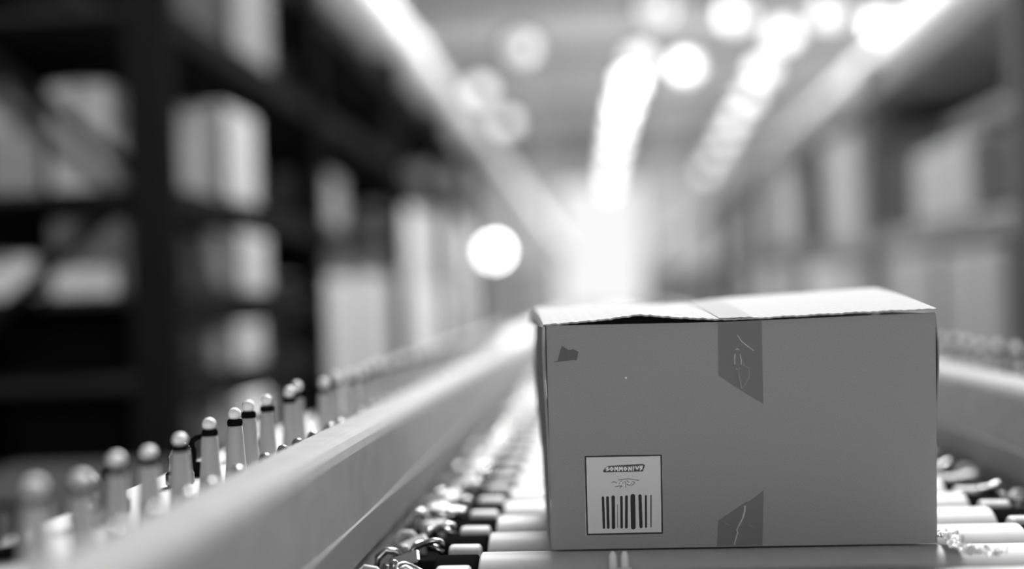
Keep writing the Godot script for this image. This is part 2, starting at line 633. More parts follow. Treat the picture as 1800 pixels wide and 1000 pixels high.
func label_picture() -> ImageTexture:
	var n := 344
	var im := Image.create(n, n, false, Image.FORMAT_RGB8)
	im.fill(Color(0.86, 0.86, 0.86))
	var dab := func(x: float, y: float, r: float, v: float) -> void:
		for j in range(int(y - r - 1), int(y + r + 2)):
			for i in range(int(x - r - 1), int(x + r + 2)):
				if i < 0 or j < 0 or i >= n or j >= n:
					continue
				var d := Vector2(i - x, j - y).length()
				if d < r + 0.5:
					var was := im.get_pixel(i, j).r
					var t := lerpf(was, v, clampf(r + 0.5 - d, 0, 1))
					im.set_pixel(i, j, Color(t, t, t))
	var stroke := func(pts: Array, r: float, v: float) -> void:   # points in thousandths of the label
		for k in pts.size() - 1:
			var a := Vector2(pts[k][0], pts[k][1]) * n / 1000.0
			var b := Vector2(pts[k + 1][0], pts[k + 1][1]) * n / 1000.0
			var steps := int(a.distance_to(b)) + 1
			for s in steps + 1:
				var q := a.lerp(b, float(s) / steps)
				dab.call(q.x, q.y, r, v)
	# printed border
	for q in [[[8, 12], [984, 6]], [[8, 12], [20, 990]], [[20, 990], [990, 985]], [[984, 6], [990, 985]]]:
		stroke.call(q, 3.4, 0.06)
	# bars, hand-drawn looking: [x, half width, top, bottom, lean, tone]
	for b in [[228, 13, 530, 905, 8, 0.03], [286, 14, 530, 905, 6, 0.03], [360, 18, 525, 905, 0, 0.03], [416, 4, 620, 905, -2, 0.5], [466, 13, 525, 905, 0, 0.05], [532, 14, 520, 905, -6, 0.05], [614, 25, 518, 905, 2, 0.03], [706, 17, 515, 900, 10, 0.04], [782, 11, 518, 905, -2, 0.08], [847, 7, 512, 905, -3, 0.3]]:
		stroke.call([[b[0], b[2]], [b[0] + b[4], b[3]]], b[1] * 1.2 * n / 1000.0, b[5])
	# first line of writing: smudged outlined letters
	stroke.call([[262, 176], [300, 142], [740, 122], [764, 132], [740, 200]], 3.0, 0.25)
	stroke.call([[250, 196], [330, 196], [735, 190]], 5.5, 0.25)
	stroke.call([[262, 176], [255, 200]], 4.0, 0.2)
	stroke.call([[275, 168], [700, 152]], 6.5, 0.42)
	for L in [[[300, 150], [275, 165], [310, 178], [280, 192]], [[345, 152], [325, 170], [345, 192], [365, 170], [345, 152]], [[385, 195], [390, 150], [405, 178], [420, 150], [425, 195]], [[445, 195], [450, 150], [465, 178], [480, 150], [485, 195]], [[520, 152], [505, 172], [520, 192], [540, 172], [520, 152]], [[565, 195], [570, 150], [598, 192], [600, 148]], [[628, 145], [622, 192]], [[655, 145], [672, 180], [700, 140]], [[735, 142], [712, 158], [735, 172], [712, 190]]]:
		stroke.call(L, 2.4, 0.95)
	# second line: faint scratchy writing
	for L in [[[345, 342], [370, 330], [410, 345]], [[390, 395], [440, 385], [480, 392]], [[430, 310], [560, 298], [690, 318]], [[440, 360], [470, 320], [500, 360]], [[515, 325], [525, 405]], [[540, 320], [565, 345], [540, 370], [575, 380], [600, 350]], [[610, 325], [640, 345], [600, 385]], [[450, 410], [470, 380]]]:
		stroke.call(L, 1.5, 0.45)
	for L in [[[455, 350], [480, 330]], [[500, 345], [510, 380]], [[550, 350], [585, 360]]]:
		stroke.call(L, 1.8, 1.0)
	return ImageTexture.create_from_image(im)


func face(x: float, h: float, out := 0.0) -> Vector3:   # a point of the front panel
	return P(x, h, FZ - out)


func patch(st: SurfaceTool, pts: PackedVector2Array, out: float, thick: float) -> void:   # a thin film on the front panel
	if Geometry2D.is_polygon_clockwise(pts):
		pts.reverse()
	var ids := Geometry2D.triangulate_polygon(pts)
	st.set_smooth_group(-1)
	for i in range(0, ids.size(), 3):
		var q := [pts[ids[i]], pts[ids[i + 1]], pts[ids[i + 2]]]
		if (q[1] - q[0]).cross(q[2] - q[0]) < 0.0:
			q.reverse()
		tri(st, face(q[0].x, q[0].y, out + thick), face(q[1].x, q[1].y, out + thick), face(q[2].x, q[2].y, out + thick))
	for i in pts.size():
		var a := pts[i]
		var b := pts[(i + 1) % pts.size()]
		quad(st, face(a.x, a.y, out), face(b.x, b.y, out), face(b.x, b.y, out + thick), face(a.x, a.y, out + thick))


func parcel() -> void:
	var base := Vector3.ZERO
	var t := thing("cardboard_box", "grey cardboard parcel with a barcode label and tape standing on the conveyor rollers", "box", base)
	# front panel: slightly wavy top edge
	var top := [[-0.0468, -0.0215], [0.0261, -0.0224], [0.098, -0.0232], [0.1955, -0.0220], [0.2589, -0.0212]]
	var thick := 0.0032
	var front := func(u: float, v: float) -> Vector3:
		var xt := lerpf(-0.0468, 0.2589, u)
		var xb := lerpf(-0.0482, 0.2532, u)
		var x := lerpf(xb, xt, v)
		var yt := polyline(top, xt)
		var rim := 0.0012 * clampf((v - 0.98) / 0.02, 0, 1) + 0.0008 * (clampf(1.0 - u / 0.012, 0, 1) + clampf((u - 0.988) / 0.012, 0, 1))
		return P(x, lerpf(BOT, yt, v), FZ + rim)
	var st := begin()
	slab(st, front, 84, 50, func(_u, _v): return Vector3(0, 0, -thick))
	put("front_panel", st, M.kraft, t)
	# left panel, bowed outwards
	var bow := [[BOT, -0.0494, -0.0620], [-0.1847, -0.0494, -0.0645], [-0.14, -0.0496, -0.066], [-0.10, -0.0500, -0.070], [-0.065, -0.0509, -0.0715], [-0.045, -0.0510, -0.0705], [-0.034, -0.0509, -0.069], [-0.0225, -0.0506, -0.0680]]
	var left := func(u: float, v: float) -> Vector3:
		var h := lerpf(BOT, -0.0225, v)
		var near := polyline(bow.map(func(b): return [b[0], b[1]]), h)
		var rear := polyline(bow.map(func(b): return [b[0], b[2]]), h)
		var w := 1.0 - u   # u runs from the rear edge to the front edge
		return P(lerpf(near, rear, w) - 0.002 * sin(PI * w), h, lerpf(FZ + 0.0035, BZ, w))
	st = begin()
	slab(st, left, 12, 24, func(_u, _v): return Vector3(0.0013, 0, 0))
	put("side_panel", st, M.kraft, t)
	# right panel with its soft bow
	var rb := [[BOT, 0.2538], [-0.13, 0.2566], [-0.0972, 0.2594], [-0.0617, 0.2626], [-0.0439, 0.2630], [-0.0203, 0.2614]]
	var right := func(u: float, v: float) -> Vector3:
		var h := lerpf(BOT, -0.0225, v)
		return P(polyline(rb, h) + 0.004 * u, h, lerpf(FZ + lerpf(0.0045, 0.010, v), BZ, u))
	st = begin()
	slab(st, right, 12, 16, func(_u, _v): return Vector3(-0.0012, 0, 0))
	put("side_panel", st, M.kraft, t)
	# rear and bottom panels
	st = begin()
	slab(st, func(u: float, v: float): return P(lerpf(0.258, -0.062, u), lerpf(BOT, -0.012, v), BZ), 4, 4, func(_u, _v): return Vector3(0, 0, thick))
	put("rear_panel", st, M.kraft, t)
	st = begin()
	slab(st, func(u: float, v: float): return P(lerpf(-0.046, 0.251, u), BOT, lerpf(BZ - 0.004, FZ + 0.004, v)), 4, 4, func(_u, _v): return Vector3(0, thick, 0))
	put("bottom_panel", st, M.kraft, t)
	# lid: sprung up towards the rear, its front edge lifted off the front panel
	var lf := [[-0.049, -0.0205], [-0.0284, -0.0194], [-0.001, -0.0178], [0.015, -0.0160], [0.0286, -0.0147], [0.0400, -0.0160], [0.0534, -0.0176], [0.0892, -0.0204], [0.116, -0.0206], [0.1515, -0.0197], [0.1956, -0.0187], [0.2394, -0.0182], [0.2598, -0.0182]]
	var lb := [[-0.0700, -0.0085], [-0.0640, -0.0076], [-0.0345, -0.0078], [0.0385, -0.0089], [0.0942, -0.0072], [0.1219, -0.0048], [0.1879, -0.0027], [0.249, -0.0004], [0.2640, 0.0], [0.268, -0.0012]]
	var lid := func(u: float, v: float) -> Vector3:
		var xf := lerpf(-0.0490, 0.2598, u)
		var xr := lerpf(-0.0690, 0.2665, u)
		var hf := polyline(lf, xf) + 0.0003 * sin(xf * 900.0) + 0.0002 * sin(xf * 2100.0 + 1.0)
		return P(lerpf(xf, xr, v), lerpf(hf, polyline(lb, xr), v) + 0.0012 * sin(PI * v), lerpf(FZ + 0.0006, BZ + 0.002, v))
	var split := 0.475
	for q in [[0.0, split], [split + 0.0006, 1.0]]:
		st = begin()
		slab(st, func(u: float, v: float): return lid.call(lerpf(q[0], q[1], u), v), 60, 16, func(_u, _v): return Vector3(0, -0.0013, 0))
		put("lid_flap", st, M.lid, t)
	# the folded shoulder of the left lid flap, tucked down over the side panel
	var fold := func(u: float, v: float) -> Vector3:
		var a: Vector3 = lid.call(0.0, 1.0 - u)
		var drop := lerpf(0.0150, 0.0025, pow(u, 1.4)) * v
		return a + Vector3(-0.0050 * sin(v * 1.5) * (1.0 - 0.75 * u), -drop - 0.0003, 0)
	st = begin()
	slab(st, fold, 12, 8, func(_u, _v): return Vector3(0.0015, 0, 0))
	put("tuck_flap", st, M.lid, t)
	# tape on the front, above and below, and the strip that crosses the lid
	st = begin()
	patch(st, PackedVector2Array([Vector2(0.0900, -0.0232), Vector2(0.1242, -0.0227), Vector2(0.1230, -0.0890), Vector2(0.1090, -0.0800), Vector2(0.1010, -0.0745), Vector2(0.0890, -0.0655)]), 0.0001, 0.0004)
	var up := put("packing_tape", st, M.tape, t)
	st = begin()
	patch(st, PackedVector2Array([Vector2(0.0826, -0.2005), Vector2(0.1182, -0.2005), Vector2(0.1207, -0.1574), Vector2(0.1095, -0.1655), Vector2(0.1065, -0.1662), Vector2(0.0846, -0.1805)]), 0.0001, 0.0004)
	var low := put("packing_tape", st, M.tape, t)
	st = begin()
	var over := func(u: float, v: float) -> Vector3:
		var a := lerpf(0.447, 0.534, u)
		return lid.call(a + (0.006 - 0.012 * v) , v * 0.98) + Vector3(0, 0.0007, -0.0 if v > 0.0 else 0.0006)
	slab(st, over, 8, 16, func(_u, _v): return Vector3(0, -0.0006, 0))
	put("lid_tape", st, M.clear_tape, t)
	# highlights on the creases of the tape, painted as pale ridges
	crease_highlight(up, [[0.1045, -0.0335], [0.1080, -0.0390], [0.1120, -0.0425], [0.1172, -0.0468]], 0.0004, M.crease_highlight)
	var ring := []
	for k in 13:
		var a := TAU * k / 12
		ring.append([0.1045 + 0.0026 * cos(a) + rng.randf_range(-0.0005, 0.0005), -0.0530 + 0.0085 * sin(a)])
	for k in 12:
		if k % 3 != 1:
			crease_highlight(up, [ring[k], ring[k + 1]], 0.0004, M.crease_highlight)
	crease_highlight(up, [[0.1045, -0.0600], [0.1052, -0.0680], [0.1062, -0.0760]], 0.0008, M.faint_highlight)
	crease_highlight(up, [[0.1085, -0.0500], [0.1090, -0.0580], [0.1130, -0.0605], [0.1125, -0.0680], [0.1080, -0.0750], [0.1064, -0.0765]], 0.0004, M.faint_highlight)
	crease_highlight(low, [[0.1058, -0.1690], [0.1052, -0.1735], [0.1035, -0.1790], [0.1000, -0.1850]], 0.0007, M.crease_highlight)
	crease_highlight(low, [[0.1000, -0.1850], [0.0985, -0.1880], [0.0992, -0.1900], [0.0972, -0.1960], [0.0962, -0.2000]], 0.0005, M.crease_highlight)
	crease_highlight(low, [[0.1075, -0.1830], [0.1095, -0.1850], [0.1135, -0.1868]], 0.0003, M.faint_highlight)
	crease_highlight(low, [[0.0870, -0.1805], [0.0910, -0.1830], [0.0960, -0.1855]], 0.0003, M.faint_highlight)
	# torn scrap of dark tape near the top left corner, and a white dust fleck
	st = begin()
	patch(st, PackedVector2Array([Vector2(-0.0425, -0.0511), Vector2(-0.0385, -0.0498), Vector2(-0.0360, -0.0410), Vector2(-0.0345, -0.0380), Vector2(-0.0322, -0.0395), Vector2(-0.0290, -0.0418), Vector2(-0.0258, -0.0410), Vector2(-0.0215, -0.0432), Vector2(-0.0232, -0.0500), Vector2(-0.0262, -0.0497), Vector2(-0.0320, -0.0503)]), 0.0001, 0.0003)
	var scrap := put("torn_tape_scrap", st, M.stain, t)
	crease_highlight(scrap, [[-0.0330, -0.0400], [-0.0310, -0.0450], [-0.0292, -0.0498]], 0.0003, M.tape)
	st = begin()
	lathe(st, [[0.0, 0.0], [0.0009, 0.0], [0.0006, 0.0004], [0.0, 0.0005]], Transform3D(Basis(Vector3(1, 0, 0), Vector3(0, 0, 1), Vector3(0, -1, 0)), face(0.0155, -0.0652, 0.0)), 8)
	put("dust_fleck", st, M.white_plastic, t)
	# shipping label
	var lab := [Vector2(-0.0210, -0.1900), Vector2(0.0405, -0.1902), Vector2(0.0422, -0.1270), Vector2(-0.0196, -0.1264)]
	st = begin()
	st.set_smooth_group(-1)
	var uv := [Vector2(0, 1), Vector2(1, 1), Vector2(1, 0), Vector2(0, 0)]
	for k in [0, 2, 1, 0, 3, 2]:
		st.set_uv(uv[k])
		st.add_vertex(face(lab[k].x, lab[k].y, 0.0004))
	for k in 4:
		var a: Vector2 = lab[k]
		var b: Vector2 = lab[(k + 1) % 4]
		var q := [face(a.x, a.y, 0.0), face(b.x, b.y, 0.0), face(b.x, b.y, 0.0004), face(a.x, a.y, 0.0004)]
		for w in [0, 2, 1, 0, 3, 2]:
			st.set_uv(Vector2(0.004, 0.5))
			st.add_vertex(q[w])
	var lm := grey(1.0, 0.55)
	lm.albedo_texture = label_picture()
	var print_mesh := put("shipping_label", st, lm, t)
	print_mesh.set_meta("label", "square printed label with black bars and smudged writing")
	rebase(t, P(0.104, BOT, (FZ + BZ) / 2.0))


func crease_highlight(parent: Node3D, pts: Array, r: float, mat: Material) -> void:
	var path := []
	for p in pts:
		path.append(face(p[0], p[1], 0.0005))
	var st := begin()
	sweep(st, path, r, 6)
	put("crease_highlight", st, mat, parent)


func scraps() -> void:
	# small white two-pronged clip in front of the parcel
	var at := P(0.0045, -0.2075, 0.876)
	var t := thing("cable_clip", "small white two-pronged plastic clip on the roller in front of the parcel", "clip", at)
	var st := begin()
	for s in [-0.0046, 0.0046]:
		lathe(st, [[0.0, -0.008], [0.0031, -0.008], [0.0033, 0.004], [0.0029, 0.010], [0.0017, 0.0125], [0.0, 0.0132]], Transform3D(Basis.IDENTITY, Vector3(s, 0, 0)), 12, false)
	put("prong", st, M.white_plastic, t)
	st = begin()
	for q in [[-0.0006, 0.010], [0.0068, 0.009]]:
		lathe(st, [[0.0, -0.006], [0.004, -0.004], [0.0048, 0.0], [0.0036, 0.0036], [0.0, 0.0048]], Transform3D(Basis.IDENTITY, Vector3(q[0], -0.002, q[1])), 12, false)
	put("foot", st, M.ball, t)
	# crumpled strip of clear film by the right bottom corner of the parcel
	st = begin()
	var line := [Vector3(0.2580, -0.1990, 0.935), Vector3(0.2630, -0.1960, 0.920), Vector3(0.2615, -0.1965, 0.903), Vector3(0.2600, -0.1985, 0.885), Vector3(0.2640, -0.1995, 0.872), Vector3(0.2720, -0.1990, 0.868), Vector3(0.2820, -0.2000, 0.872), Vector3(0.2900, -0.1990, 0.868)]
	var nz := FastNoiseLite.new()
	nz.seed = 5
	nz.frequency = 90.0
	var sheet := func(u: float, v: float) -> Vector3:
		var f := u * (line.size() - 1.0)
		var i := mini(int(f), line.size() - 2)
		var p: Vector3 = line[i].lerp(line[i + 1], f - i)
		var n: Vector3 = line[i + 1] - line[i]
		var across := Vector3(n.z, 0, -n.x).normalized()
		p += across * (v - 0.5) * 0.013
		p.y += 0.0045 * absf(nz.get_noise_3d(p.x, p.z, 0.0)) * 2.0 + 0.0016 * sin(u * 40.0 + v * 7.0)
		return P(p.x, p.y, p.z) - P(0.265, -0.2, 0.88)
	slab(st, sheet, 64, 8, func(_u, _v): return Vector3(0, -0.0004, 0))
	var o := put("film_scrap", st, M.film)
	o.position = P(0.265, -0.2, 0.88)
	tag(o, "crumpled strip of pale plastic film by the parcel's lower right corner", "plastic film")


# ------------------------------------------------------------------ racks and cartons
func carton(at: Vector3, s: Vector3, mat: Material, label: String, turn := 0.0, group := "") -> Node3D:   # at: middle of its base
	var t := thing("carton", label, "carton", at, group)
	t.rotation.y = turn
	var st := begin()
	box(st, Vector3(0, s.y / 2, 0), s - Vector3(0.004, 0.004, 0.004), 0.006)
	put("body", st, mat, t)
	st = begin()
	box(st, Vector3(0, s.y + 0.0, 0), Vector3(minf(0.06, s.x * 0.3), 0.003, s.z - 0.01), 0.0005)
	box(st, Vector3(0, s.y * 0.86, s.z / 2.0), Vector3(minf(0.06, s.x * 0.3), s.y * 0.28, 0.004), 0.0005)
	put("tape", st, M.carton_tape, t)
	return t


func tote(at: Vector3, s: Vector3, label: String) -> Node3D:  # black bins placed to darken gaps in the racks
	var t := thing("darkening_tote", label, "tote", at)
	var st := begin()
	var w := 0.012
	box(st, Vector3(0, w / 2, 0), Vector3(s.x - 0.04, w, s.z - 0.04), 0.002)
	for q in [-1.0, 1.0]:
		box(st, Vector3(q * (s.x / 2 - 0.02), s.y / 2, 0), Vector3(w, s.y, s.z - 0.03), 0.003)
		box(st, Vector3(0, s.y / 2, q * (s.z / 2 - 0.02)), Vector3(s.x - 0.03, s.y, w), 0.003)
	put("bin", st, M.tote, t)
	st = begin()
	for q in [-1.0, 1.0]:
		box(st, Vector3(q * (s.x / 2 - 0.012), s.y, 0), Vector3(0.024, 0.02, s.z), 0.004)
		box(st, Vector3(0, s.y, q * (s.z / 2 - 0.012)), Vector3(s.x - 0.048, 0.02, 0.024), 0.004)
	put("rim", st, M.tote, t)
	return t


func rack(called_label: String, x0: float, x1: float, zs: Array, shelves: Array, top: float, post_mat: Material, facing: float) -> Node3D:
	var t := thing("pallet_rack", called_label, "rack", Vector3.ZERO)
	var hgt := top + EYE
	for z in zs:
		for x in [x0, x1]:
			var st := begin()
			var xs: float = x - facing * 0.05 if x == x0 else x + facing * 0.05
			# a C-shaped upright: web and two flanges
			box(st, P(xs, top - hgt / 2, z), Vector3(0.10, hgt, 0.012), 0.002)
			for q in [-1.0, 1.0]:
				box(st, P(xs + q * 0.044, top - hgt / 2, z + 0.04), Vector3(0.012, hgt, 0.08), 0.002)
			box(st, P(xs, -EYE + 0.006, z + 0.03), Vector3(0.16, 0.012, 0.16), 0.002)
			put("upright", st, post_mat, t)
	var brace_zs := [zs[0]]
	for z in brace_zs:
		var h := -0.9
		var k := 0
		while h + 0.75 < top:
			var a := P(x0 - facing * 0.09, h, z + 0.05)
			var b := P(x1 + facing * 0.09, h + 0.6, z + 0.05)
			if k % 2:
				var ya := a.y
				a.y = b.y
				b.y = ya
			var st := begin()
			sweep(st, [a, b], 0.02, 8)
			put("brace", st, post_mat, t)
			h += 0.62
			k += 1
	for bay in zs.size() - 1:
		var za: float = zs[bay] + 0.08
		var zb: float = zs[bay + 1]
		for h in shelves[bay]:
			var st := begin()
			box(st, P((x0 + x1) / 2, h - 0.012, (za + zb) / 2), Vector3(absf(x1 - x0) - 0.24, 0.024, zb - za - 0.01), 0.003)
			put("shelf_board", st, M.board if facing > 0.0 else M.right_beam, t)
			for x in [x0 - facing * 0.05, x1 + facing * 0.05]:
				st = begin()
				box(st, P(x, h - 0.04, (za + zb) / 2), Vector3(0.05, 0.08, zb - za - 0.002), 0.006)
				put("beam", st, M.beam if facing > 0.0 else M.right_beam, t)
	return t


func left_rack() -> void:
	var zs := [2.7, 4.2, 6.0, 7.8, 9.6]
	var shelves := [[-0.42, -0.17, 0.05, 0.32, 0.78, 1.2], [-0.44, 0.32, 0.78, 1.2], [-0.44, 0.72, 1.2], [-0.44, 0.80, 1.2]]
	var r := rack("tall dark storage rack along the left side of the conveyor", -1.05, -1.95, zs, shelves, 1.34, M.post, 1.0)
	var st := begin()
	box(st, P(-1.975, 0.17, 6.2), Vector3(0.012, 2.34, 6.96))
	put("dark_gap_sheet", st, M.gap_dark, r)  # black sheet added to darken the gaps between cartons
	rebase(r, P(-1.5, -EYE, 2.7))
	# bay behind the first post
	carton(P(-1.44, 0.32, 3.2), Vector3(0.18, 0.33, 0.28), M.carton_pale, "tall pale carton on the left rack's upper shelf, left of the thick dark post")
	carton(P(-1.665, 0.32, 3.22), Vector3(0.16, 0.21, 0.25), M.carton_mid, "grey carton at the left edge of the left rack's upper shelf, under a smaller one", 0.1)
	carton(P(-1.70, 0.53, 3.22), Vector3(0.13, 0.15, 0.22), M.carton_pale, "small carton topmost at the left edge of the left rack's upper shelf", -0.15)
	carton(P(-1.44, 0.05, 3.2), Vector3(0.19, 0.22, 0.28), M.carton_white, "bright white carton on the left rack's middle shelf, left of the dark post")
	carton(P(-1.65, 0.05, 3.15), Vector3(0.20, 0.12, 0.3), M.carton_white, "low flat white carton at the left edge of the left rack's middle shelf")
	carton(P(-1.19, 0.32, 3.36), Vector3(0.24, 0.28, 0.3), M.carton_pale, "large pale carton on the left rack's upper shelf, just right of the thick dark post")
	carton(P(-1.16, 0.05, 3.42), Vector3(0.20, 0.18, 0.28), M.carton_pale, "pale carton on the left rack's middle shelf, right of the thick dark post")
	carton(P(-1.17, -0.17, 3.40), Vector3(0.19, 0.13, 0.28), M.carton_pale, "pale carton on the left rack's third shelf, right of the thick dark post")
	carton(P(-1.17, -0.42, 3.40), Vector3(0.21, 0.16, 0.28), M.carton_white, "bright carton on the left rack's lowest visible shelf, right of the thick dark post")
	carton(P(-1.22, 0.78, 3.5), Vector3(0.3, 0.3, 0.4), M.carton_dark, "dark carton on the left rack's top shelf, right of the thick dark post")
	tote(P(-1.50, -0.169, 3.27), Vector3(0.34, 0.12, 0.46), "black tote darkening the left rack's third shelf, left of the thick dark post")
	tote(P(-1.50, -0.419, 3.27), Vector3(0.34, 0.15, 0.46), "black tote darkening the left rack's lowest visible shelf, left of the thick dark post")
	# second bay
	carton(P(-1.30, -0.44, 4.66), Vector3(0.42, 0.56, 0.6), M.carton_pale, "tall pale carton low in the left rack, right of the second dark post")
	carton(P(-1.30, -0.44, 5.42), Vector3(0.42, 0.58, 0.7), M.carton_pale, "large pale carton low in the left rack's second bay, farther from the camera")
	carton(P(-1.28, 0.32, 4.9), Vector3(0.26, 0.26, 0.3), M.carton_mid, "grey carton on the upper shelf of the left rack's second bay")
	carton(P(-1.32, 0.78, 4.75), Vector3(0.24, 0.26, 0.3), M.carton_mid, "grey carton on the top shelf of the left rack's second bay")
	# third and fourth bays: white cartons piled high
	var k := 0
	for z in [6.5, 7.3, 8.35, 9.1]:
		var h := [0.52, 0.55, 0.58, 0.56][k] as float
		carton(P(-1.32, -0.44, z), Vector3(0.48, h, 0.66), M.carton_white, ["white carton under another in the left rack's third bay, nearer one", "white carton under another in the left rack's third bay, farther one", "white carton under another in the left rack's last bay, nearer one", "white carton under another in the left rack's last bay, farther one"][k])
		carton(P(-1.32, -0.44 + h, z), Vector3(0.46, h - 0.05, 0.62), M.carton_white if k % 2 == 0 else M.carton_pale, ["white carton stacked on another in the left rack's third bay, nearer one", "pale carton stacked on another in the left rack's third bay, farther one", "white carton stacked on another in the left rack's last bay, nearer one", "pale carton stacked on another in the left rack's last bay, farther one"][k])
		k += 1
	# work lamp clamped to the last post
	clamp_lamp(P(-1.05, 0.42, 9.75))


func right_rack() -> void:
	var zs := [3.2, 5.0, 6.8, 8.6, 10.4, 12.2]
	var shelves := [[-0.42, 0.22, 0.9], [-0.42, 0.22, 0.9], [-0.42, 0.3, 0.9], [-0.42, 0.3, 0.9], [-0.42, 0.3, 0.9]]
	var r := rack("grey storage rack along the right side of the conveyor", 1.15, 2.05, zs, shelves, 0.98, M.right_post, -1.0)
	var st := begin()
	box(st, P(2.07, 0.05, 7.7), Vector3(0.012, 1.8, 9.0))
	put("dark_gap_sheet", st, M.gap_dark, r)  # added black sheet, makes the openings above and between cartons dark
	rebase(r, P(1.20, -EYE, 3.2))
	var rows := [
		[1.42, -0.42, 3.75, 0.50, 0.53, 0.62, "pale", "pale carton low in the right rack's nearest bay, nearest the camera"],
		[1.42, -0.42, 4.5, 0.50, 0.54, 0.72, "pale", "pale carton low in the right rack's nearest bay, beside the next post"],
		[1.40, 0.22, 4.02, 0.46, 0.26, 0.66, "pale", "pale carton on the upper shelf of the right rack's nearest bay"],
		[1.42, -0.42, 5.5, 0.50, 0.53, 0.70, "pale", "pale carton low in the right rack's second bay, nearer one"],
		[1.42, -0.42, 6.3, 0.50, 0.55, 0.74, "white", "white carton low in the right rack's second bay, farther one"],
		[1.40, 0.22, 5.75, 0.46, 0.52, 0.66, "pale", "pale carton on the upper shelf of the right rack's second bay"],
		[1.42, -0.42, 7.3, 0.50, 0.60, 0.70, "pale", "pale carton low in the right rack's third bay, nearer one"],
		[1.42, -0.42, 8.1, 0.50, 0.6, 0.70, "white", "white carton low in the right rack's third bay, farther one"],
		[1.40, 0.3, 7.75, 0.46, 0.50, 0.9, "pale", "pale carton on the upper shelf of the right rack's third bay"],
		[1.42, -0.42, 9.3, 0.50, 0.6, 1.0, "white", "white carton low in the right rack's fourth bay"],
		[1.40, 0.3, 9.3, 0.46, 0.46, 0.8, "pale", "pale carton on the upper shelf of the right rack's fourth bay"],
		[1.42, -0.42, 11.2, 0.50, 0.60, 1.1, "white", "white carton low in the right rack's last bay"],
	]
	for q in rows:
		carton(P(q[0], q[1], q[2]), Vector3(q[3], q[4], q[5]), M.carton_white if q[6] == "white" else M.carton_pale, q[7])
	tote(P(1.5, 0.22, 4.72), Vector3(0.36, 0.3, 0.4), "added black tote darkening the right rack's upper shelf, beside the second post")
	tote(P(1.40, 0.22, 6.5), Vector3(0.44, 0.5, 0.44), "added black tote darkening the upper shelf of the right rack's second bay")
	tote(P(1.40, 0.3, 10.75), Vector3(0.44, 0.46, 0.5), "added black tote darkening the upper shelf of the right rack's last bay")


func left_bench() -> void:
	var t := thing("steel_bench", "low dark steel bench between the conveyor and the left rack", "bench", P(-0.85, -EYE, 1.25))
	var st := begin()
	box(st, Vector3(0, EYE - 0.315, 0), Vector3(0.72, 0.03, 2.0), 0.006)
	put("bench_top", st, M.bench_top, t)
	for x in [-0.32, 0.32]:
		for z in [-0.95, 0.95]:
			st = begin()
			box(st, Vector3(x, (EYE - 0.33) / 2, z), Vector3(0.05, EYE - 0.33, 0.05), 0.004)
			put("leg", st, M.post, t)


# ------------------------------------------------------------------ overhead
func unseen_trough_lamp(at: Vector3, length: float, width: float, energy: float, label: String, on_wall := false) -> void:   # out of view; shines down on the line, or ahead at the parcel front
	var t := thing("unseen_trough_light", label, "lamp", at)
	if on_wall:
		t.rotation.x = PI / 2
	var body := begin()
	box(body, Vector3(0, 0.05, 0), Vector3(length, 0.08, width), 0.01)
	put("housing", body, grey(0.3, 0.5), t)
	var g := begin()
	box(g, Vector3(0, 0.0, 0), Vector3(length - 0.04, 0.02, width - 0.04), 0.004)
	var em := grey(0.8, 0.5)
	em.emission_enabled = true
	em.emission = Color(1, 1, 1)
	em.emission_energy_multiplier = 2.0
	put("diffuser", g, em, t)
	var up := 0.06 if on_wall else 6.2 + EYE - at.y - 0.09
	for s in [-0.4, 0.4]:
		var st := begin()
		lathe(st, [[0.0, 0.0], [0.006, 0.0], [0.006, up], [0.0, up]], Transform3D(Basis.IDENTITY, Vector3(s * length, 0.09, 0)), 8)
		put("hanger", st, grey(0.3, 0.5), t)
	var l := AreaLight3D.new()
	l.name = "light"
	l.area_size = Vector2(length, width)
	l.area_normalize_energy = true
	l.light_energy = energy
	l.area_range = 40.0
	l.area_attenuation = 2.0
	l.shadow_enabled = true
	l.rotation.x = -PI / 2
	l.position = Vector3(0, -0.03, 0)
	t.add_child(l, true)


func unseen_spot_lamp(at: Vector3, aim: Vector3, energy: float, label: String) -> void:  # out of view, placed to light the cartons on the left rack
	var t := thing("unseen_spot_lamp", label, "lamp", at)
	var dir := (aim - at).normalized()
	var side := dir.cross(Vector3.UP).normalized()
	var turn := Basis(side, -dir, side.cross(-dir))   # the lathe axis (y) points back from the aim
	var st := begin()
	lathe(st, [[0.075, -0.02], [0.08, -0.02], [0.08, 0.12], [0.05, 0.17], [0.0, 0.17]], Transform3D(turn, Vector3.ZERO), 20)
	put("can", st, M.post, t)
	st = begin()
	lathe(st, [[0.0, -0.004], [0.068, -0.004], [0.068, 0.004], [0.0, 0.004]], Transform3D(turn, Vector3.ZERO), 20)
	var em := grey(0.8, 0.5)
	em.emission_enabled = true
	em.emission = Color(1, 1, 1)
	em.emission_energy_multiplier = 3.0
	put("lens", st, em, t)
	st = begin()
	var up := 6.2 + EYE - at.y
	lathe(st, [[0.0, 0.1], [0.01, 0.1], [0.01, up], [0.0, up]], Transform3D.IDENTITY, 8)
	put("rod", st, M.rod, t)
	var l := SpotLight3D.new()
	l.name = "light"
	l.light_energy = energy
	l.light_size = 0.06
	l.spot_range = 20.0
	l.spot_attenuation = 2.0
	l.spot_angle = 24.0
	l.spot_angle_attenuation = 0.6
	l.shadow_enabled = true
	l.basis = Basis.looking_at(dir)
	l.position = dir * 0.03
	t.add_child(l, true)


var globe_meshes := {}


